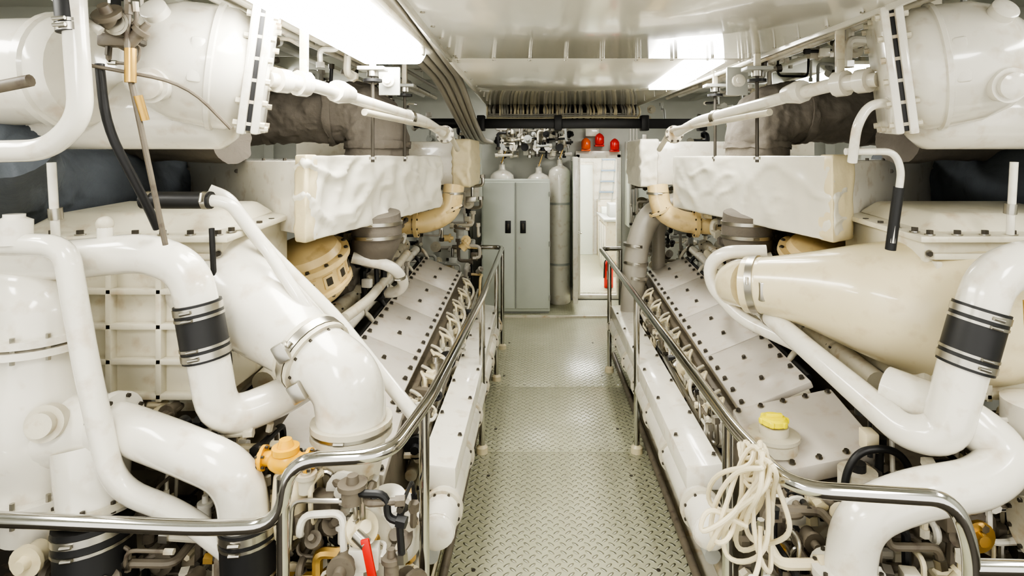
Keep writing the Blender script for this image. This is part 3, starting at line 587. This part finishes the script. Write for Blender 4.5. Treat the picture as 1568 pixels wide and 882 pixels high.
# ---- heat exchangers
def hx(s):
    U=lambda u,y,z:(X0+s*u,y,z)
    e=empty('heat_exchanger'); b=B(); ax=Vector((s*.92,-.38,.12)).normalized()
    c=Vector(U(1.27,2.30,2.23))
    b.lathe(c,ax,[(0,.20),(.03,.22),(.06,.235),(.10,.235),(.105,.245),(.12,.245),(.125,.235),(.24,.225),(.33,.19),(.39,.13),(.42,.04)],WHITE,seg=44)
    b.lathe(Vector(U(1.36,2.36,2.07)),Vector((s,.05,0)),[(0,.06),(.02,.11),(.06,.14),(.9,.14),(.98,.08)],WHITE,seg=32)
    b.lathe(Vector(U(1.80,2.2,2.22)),Vector((s,.1,0)),[(0,.10),(.02,.19),(.06,.21),(.08,.21),(.09,.22),(.12,.22),(.13,.20),(.9,.20),(.98,.08)],WHITE,seg=32)
    b.done('shell',e)
    b=B(); yv=Vector((0,1,0)); yv=(yv-ax*yv.dot(ax)).normalized(); zv=ax.cross(yv); rot=Matrix((ax,yv,zv)).transposed()
    b.box(c-ax*.01,(.03,.42,.48),WHITE,.01,rot=rot); b.box(c-ax*.055,(.03,.41,.47),WHITE,.01,rot=rot); b.box(c-ax*.033,(.02,.39,.45),RUB,.002,rot=rot)
    for k in range(6):
        for y in (-.185,.185): b.tube([c-ax*.085+rot@Vector((0,y,-.2+k*.08)),c+ax*.02+rot@Vector((0,y,-.2+k*.08))],.012,WHITE2,seg=6)
    for y in (-.11,0,.11):
        for z in (-.215,.215): b.tube([c-ax*.085+rot@Vector((0,y,z)),c+ax*.02+rot@Vector((0,y,z))],.012,WHITE2,seg=6)
    q=c+ax*.22
    b.lathe(q+Vector((0,-.15,-.10)),(-s*.1,-1,-.2),[(0,.06),(.07,.06),(.07,.045),(.09,.045),(.10,.02)],WHITE)
    b.lathe(q+Vector((s*.0,-.13,.12)),(0,-1,.6),[(0,.045),(.07,.045),(.08,.03)],WHITE)
    b.box(c+ax*.07+Vector((0,-.22,0)),(.05,.05,.16),WHITE,.012,rot=rot)
    b.done('end_flange',e)
    b=B()
    b.tube([U(1.22,2.36,2.21),U(1.12,2.5,2.21),U(.84,3.6,2.12),U(.78,3.9,2.06)],.03,WHITE,fil=.08,seg=16)
    b.lathe(U(1.20,2.38,2.21),(-s*.5,1,0),[(0,.05),(.05,.05),(.05,.035),(.10,.035),(.10,.055),(.15,.055)],WHITE,seg=12)
    b.box(U(1.13,2.48,2.26),(.03,.03,.10),WHITE2,.004); b.box(U(1.13,2.48,2.48),(.035,.02,.4),WHITE2,.004)
    b.lathe(U(1.07,2.68,2.20),(-s*.3,1,-.06),[(0,.05),(.03,.055),(.06,.05),(.12,.04)],WHITE,seg=12)
    b.tube([U(1.0,2.9,2.12),U(.75,3.95,2.08),U(.72,4.2,1.95)],.018,WHITE2,fil=.08,seg=12)
    b.lathe(U(.9,3.4,2.13),(-s*.25,1,-.07),[(0,.045),(.04,.045)],BRSH,seg=12)
    b.flange(U(.77,3.95,2.05),(0,1,-.2),.06,WHITE2,.02)
    b.done('outlet_pipe',e)
hx(-1); hx(1)
b=B(); b.tube([(1.36,2.2,2.10),(1.24,2.2,2.10),(1.19,2.2,2.02),(1.20,2.25,1.88)],.018,WHITE,fil=.08,seg=12,n=7); b.lathe((1.36,2.2,2.10),(-1,0,0),[(0,.03),(.03,.03),(.03,.022),(.06,.022)],WHITE); b.done('vent_pipe')
b=B(); b.tube([(1.2,2.3,1.92),(1.39,2.3,1.92),(1.42,2.3,1.85),(1.40,2.33,1.56)],.014,WHITE,fil=.04,seg=10); b.tube([(1.415,2.31,1.78),(1.40,2.34,1.53)],.020,RUB,seg=12); b.done('vent_pipe')
b=B(); b.tube([(-1.45,1.8,2.9),(-1.42,1.8,2.3),(-1.40,1.8,2.02),(-1.50,1.8,1.92),(-2.3,1.8,1.90)],.034,WHITE,fil=.1,seg=20,n=8)
b.coupling((-1.44,1.8,2.42),(-1.43,1.8,2.28),.036); b.done('vent_pipe')
e=E('instrument_lines'); b=B()
b.tube([(-1.33,1.9,2.7),(-1.33,1.9,2.2),(-1.30,1.95,1.9),(-1.27,2.0,1.60)],.009,GRIME,fil=.05,seg=8)
b.tube([(-1.32,1.9,2.25),(-1.32,1.9,2.14)],.017,BRASS,seg=10); b.tube([(-1.31,1.92,2.10),(-1.30,1.94,2.02)],.014,BRASS,seg=10)
b.tube([(-1.42,1.9,2.2),(-1.40,1.9,2.0),(-1.34,2.0,1.75),(-1.33,2.05,1.65)],.014,RUB,fil=.1,seg=10)
b.tube([(-1.7,1.85,2.12),(-1.6,1.85,2.14)],.02,GRIME,seg=10); b.tube([(-1.48,1.85,2.2),(-1.2,2.0,2.15),(-1.1,2.1,2.0)],.006,GRIME,fil=.1,seg=6)
b.tube([(-1.28,2.3,1.62),(-1.28,2.33,1.25),(-1.24,2.33,1.2),(-1.22,2.33,1.05),(-1.28,2.3,1.0),(-1.15,2.2,.95)],.011,RUB,fil=.05,seg=8)
b.lathe((-1.36,1.92,2.33),(0,-1,0),[(0,.04),(.03,.04),(.03,.03),(.032,.03)],BRSH)
b.tube([(-1.62,1.85,2.5),(-1.5,1.85,2.38),(-1.40,1.88,2.3)],.015,WHITE,seg=10)
clutter(b,(-1.43,1.9,2.2),(-1.31,1.97,2.38),9,91,[GRIME,BRSH,GRIME],.004,.008); b.done('lines',e)
b=B()
for x,y,z in ((-1.7,2.05,1.88),(1.82,2.25,1.88)): b.tube([(x,y,z),(x,y+.02,z-.28)],.014,WHITE,seg=10); b.tube([(x,y+.015,z-.16),(x,y+.02,z-.20)],.022,BRSH,seg=10)
b.tube([(1.70,2.05,1.4),(1.68,2.0,1.0),(1.66,1.95,.7)],.010,BRASS,seg=8); b.done('gauge_lines')
def exh(s,u0):
    U=lambda u,y,z:(X0+s*u,y,z)
    b=B()
    P=[Vector(U(u0,4.05,1.75)),Vector(U(u0,4.05,2.2)),Vector(U(u0+.55,4.15,2.22)),Vector(U(u0+1.4,4.3,2.15)),Vector(U(3.1,4.3,2.0))]
    b.tube(P,.21,LAG,fil=.26,seg=28,n=10)
    for q,d in ((Vector(U(u0,4.05,1.98)),(0,0,1)),(Vector(U(u0+.32,4.1,2.21)),(1,.1,0)),(Vector(U(u0+.8,4.2,2.2)),(1,.1,0))): b.tube([q-Vector(d)*.02,q+Vector(d)*.02],.222,LAG,seg=28)
    b.tube([U(1.75,3.1,1.98),U(2.4,3.4,2.0),U(3.1,3.4,1.95)],.12,LAG,fil=.1,seg=24)
    b.tube([U(2.15,2.2,1.95),U(2.5,2.6,1.78),U(2.6,3.6,1.7),U(2.7,4.6,1.8)],[.14,.22,.24,.24],LAGB,fil=.2,seg=26)
    b.tube([U(2.7,3.0,1.2),U(2.7,4.8,1.2)],.3,LAGB,seg=26)
    o=b.done('exhaust_lagging')
    t=bpy.data.textures.new('lag',type='CLOUDS'); t.noise_scale=.12
    sm=o.modifiers.new('sub','SUBSURF'); sm.levels=2; sm.render_levels=2; sm.subdivision_type='SIMPLE'
    dm=o.modifiers.new('d','DISPLACE'); dm.texture=t; dm.strength=.06; dm.texture_coords='GLOBAL'
exh(-1,1.25); exh(1,1.36)
e=E('exhaust_pipe'); b=B()
b.tube([(1.45,5.0,1.52),(1.15,5.0,1.50),(.95,5.0,1.42),(.84,5.0,1.18),(.80,5.0,.78),(.80,5.05,.5)],.10,PIPEG,fil=.15,seg=24)
for z in (1.15,1.0,.88): b.clamp((.825,5.0,z),(.08,0,1),.103,.025)
b.clamp((1.05,5.0,1.47),(1,0,.3),.103,.03); b.tube([(1.2,5.3,1.5),(1.08,5.3,1.3),(1.08,5.3,.7)],.06,PIPEG,fil=.1)
b.done('pipe',e)
b=B(); clutter(b,(-1.2,5.35,.3),(-.55,5.8,1.7),40,101,[WHITE2,PIPEG,GREY,CREAM2,BRSH,GRIME],.008,.02); b.done('aft_pipework')
b=B(); clutter(b,(.9,5.35,.3),(1.5,5.8,1.6),40,102,[WHITE2,PIPEG,GREY,BRSH,GRIME],.008,.02); b.done('aft_pipework')
b=B(); clutter(b,(-1.9,2.6,2.35),(-1.15,5.8,2.75),34,111,[WHITE2,WHITE,GREY,RUB,PIPEG],.008,.022); b.done('overhead_pipework')
b=B(); clutter(b,(1.42,2.6,2.35),(2.2,5.8,2.75),34,112,[WHITE2,WHITE,GREY,RUB,PIPEG],.008,.022); b.done('overhead_pipework')
for s in (-1,1):
    b=B(); 
    for u,z,r,m in ((1.38,2.55,.02,WHITE2),(1.45,2.60,.014,RUB),(1.52,2.58,.025,WHITE),(1.3,2.62,.015,PIPEG)): b.tube([(X0+s*u,.9,z),(X0+s*u,3.0,z),(X0+s*(u-.1),6.5,z)],r,m,fil=.2,seg=10)
    b.done('overhead_conduit')
# ---- handrails
def post(b,x,y,z,zb=0):
    b.tube([(x,y,z),(x,y,zb)],.019,STEEL,seg=16); b.lathe((x,y,zb),(0,0,1),[(0,.04),(.035,.038),(.05,.022)],CREAM,seg=16)
b=B()
b.tube([(-.86,5.85,1.0),(-.36,5.85,1.0),(-.365,3.8,.99),(-.41,2.2,.99),(-.46,1.80,.985),(-.76,1.78,.98),(-.78,1.78,.785),(-1.0,1.78,.775),(-2.3,1.78,.83)],.022,STEEL,fil=.10,seg=18,n=8)
for x,y in ((-.365,3.78),(-.36,5.0),(-.36,5.82),(-.415,2.13)): post(b,x,y,.985)
b.tube([(-.775,1.78,.93),(-.775,1.78,-.3)],.019,STEEL); b.tube([(-.86,5.85,1.0),(-.86,5.85,0)],.019,STEEL); b.tube([(-1.72,1.78,.8),(-1.72,1.78,-.3)],.019,STEEL)
b.done('handrail')
b=B()
b.tube([(.80,5.75,1.0),(.60,5.75,1.0),(.62,5.3,.99),(.635,3.8,.99),(.655,1.95,.99),(.70,1.62,.985),(1.12,1.59,.975),(1.17,1.59,.85),(1.17,1.59,-.3)],.022,STEEL,fil=.10,seg=18,n=8)
b.tube([(1.17,1.59,.79),(2.2,1.59,.77)],.021,STEEL)
for x,y in ((.63,3.78),(.625,5.2),(.65,2.02)): post(b,x,y,.985)
b.tube([(.80,5.75,1.0),(.80,5.75,0)],.019,STEEL)
b.done('handrail')
# cable coil on the rail
e=E('extension_cable_coil'); b=B(); R=random.Random(12)
for k in range(8):
    w=.06+R.uniform(-.025,.03); h=.150+R.uniform(-.035,.05); cxk=.645+R.uniform(-.02,.03); cy=1.76+R.uniform(-.05,.05); top=1.03+R.uniform(-.01,.02)
    lean=R.uniform(-.12,.04); pts=[]
    for j in range(33):
        a=2*math.pi*j/32; q=1-math.cos(a)
        pts.append((cxk+w*math.sin(a)*(.45+.3*q)+lean*q*.5,cy-.05*math.cos(a)+.04*math.sin(a*2+k),top-h*q+.012*math.sin(3*a+k)))
    b.tube(pts,.0075,CABLE,fil=0,seg=8)
for k in range(5): 
    pts=[(.66+.04*math.cos(a/3),1.77+.045*math.sin(a/3)+.01*k,.93+.016*k+.01*math.sin(a)) for a in range(0,20)]; b.tube(pts,.0075,CABLE,fil=0,seg=8)
b.tube([(.62,1.75,.80),(.50,1.75,.86),(.47,1.74,.78),(.56,1.72,.84),(.64,1.72,.95)],.0075,CABLE,fil=.06,seg=8)
b.tube([(.66,1.75,.80),(.64,1.70,.72),(.60,1.68,.66)],.0075,CABLE,fil=.05,seg=8)
b.done('coil',e); b=B(); b.lathe((.61,1.68,.70),(0,0,-1),[(0,.010),(.02,.024),(.08,.028),(.10,.024),(.10,.016),(.12,.016)],WHITE); b.done('plug',e)
# ---------------------------------------------------------------- world, camera
w=bpy.data.worlds.new('World'); bpy.context.scene.world=w; w.use_nodes=True
w.node_tree.nodes['Background'].inputs[0].default_value=(1,.975,.91,1); w.node_tree.nodes['Background'].inputs[1].default_value=1.9
try:
    vs=bpy.context.scene.view_settings; vs.view_transform='AgX'; vs.look='AgX - High Contrast'; vs.exposure=0.1
except Exception as ex: print(ex)
cam=bpy.data.cameras.new('Camera'); co=bpy.data.objects.new('Camera',cam); bpy.context.scene.collection.objects.link(co)
co.location=(0,0,1.9); co.rotation_euler=(math.radians(90),0,0)
cam.sensor_width=36; cam.lens=36*900/1568; cam.shift_x=-41/1568; cam.shift_y=-201/1568; cam.clip_start=.05
bpy.context.scene.camera=co
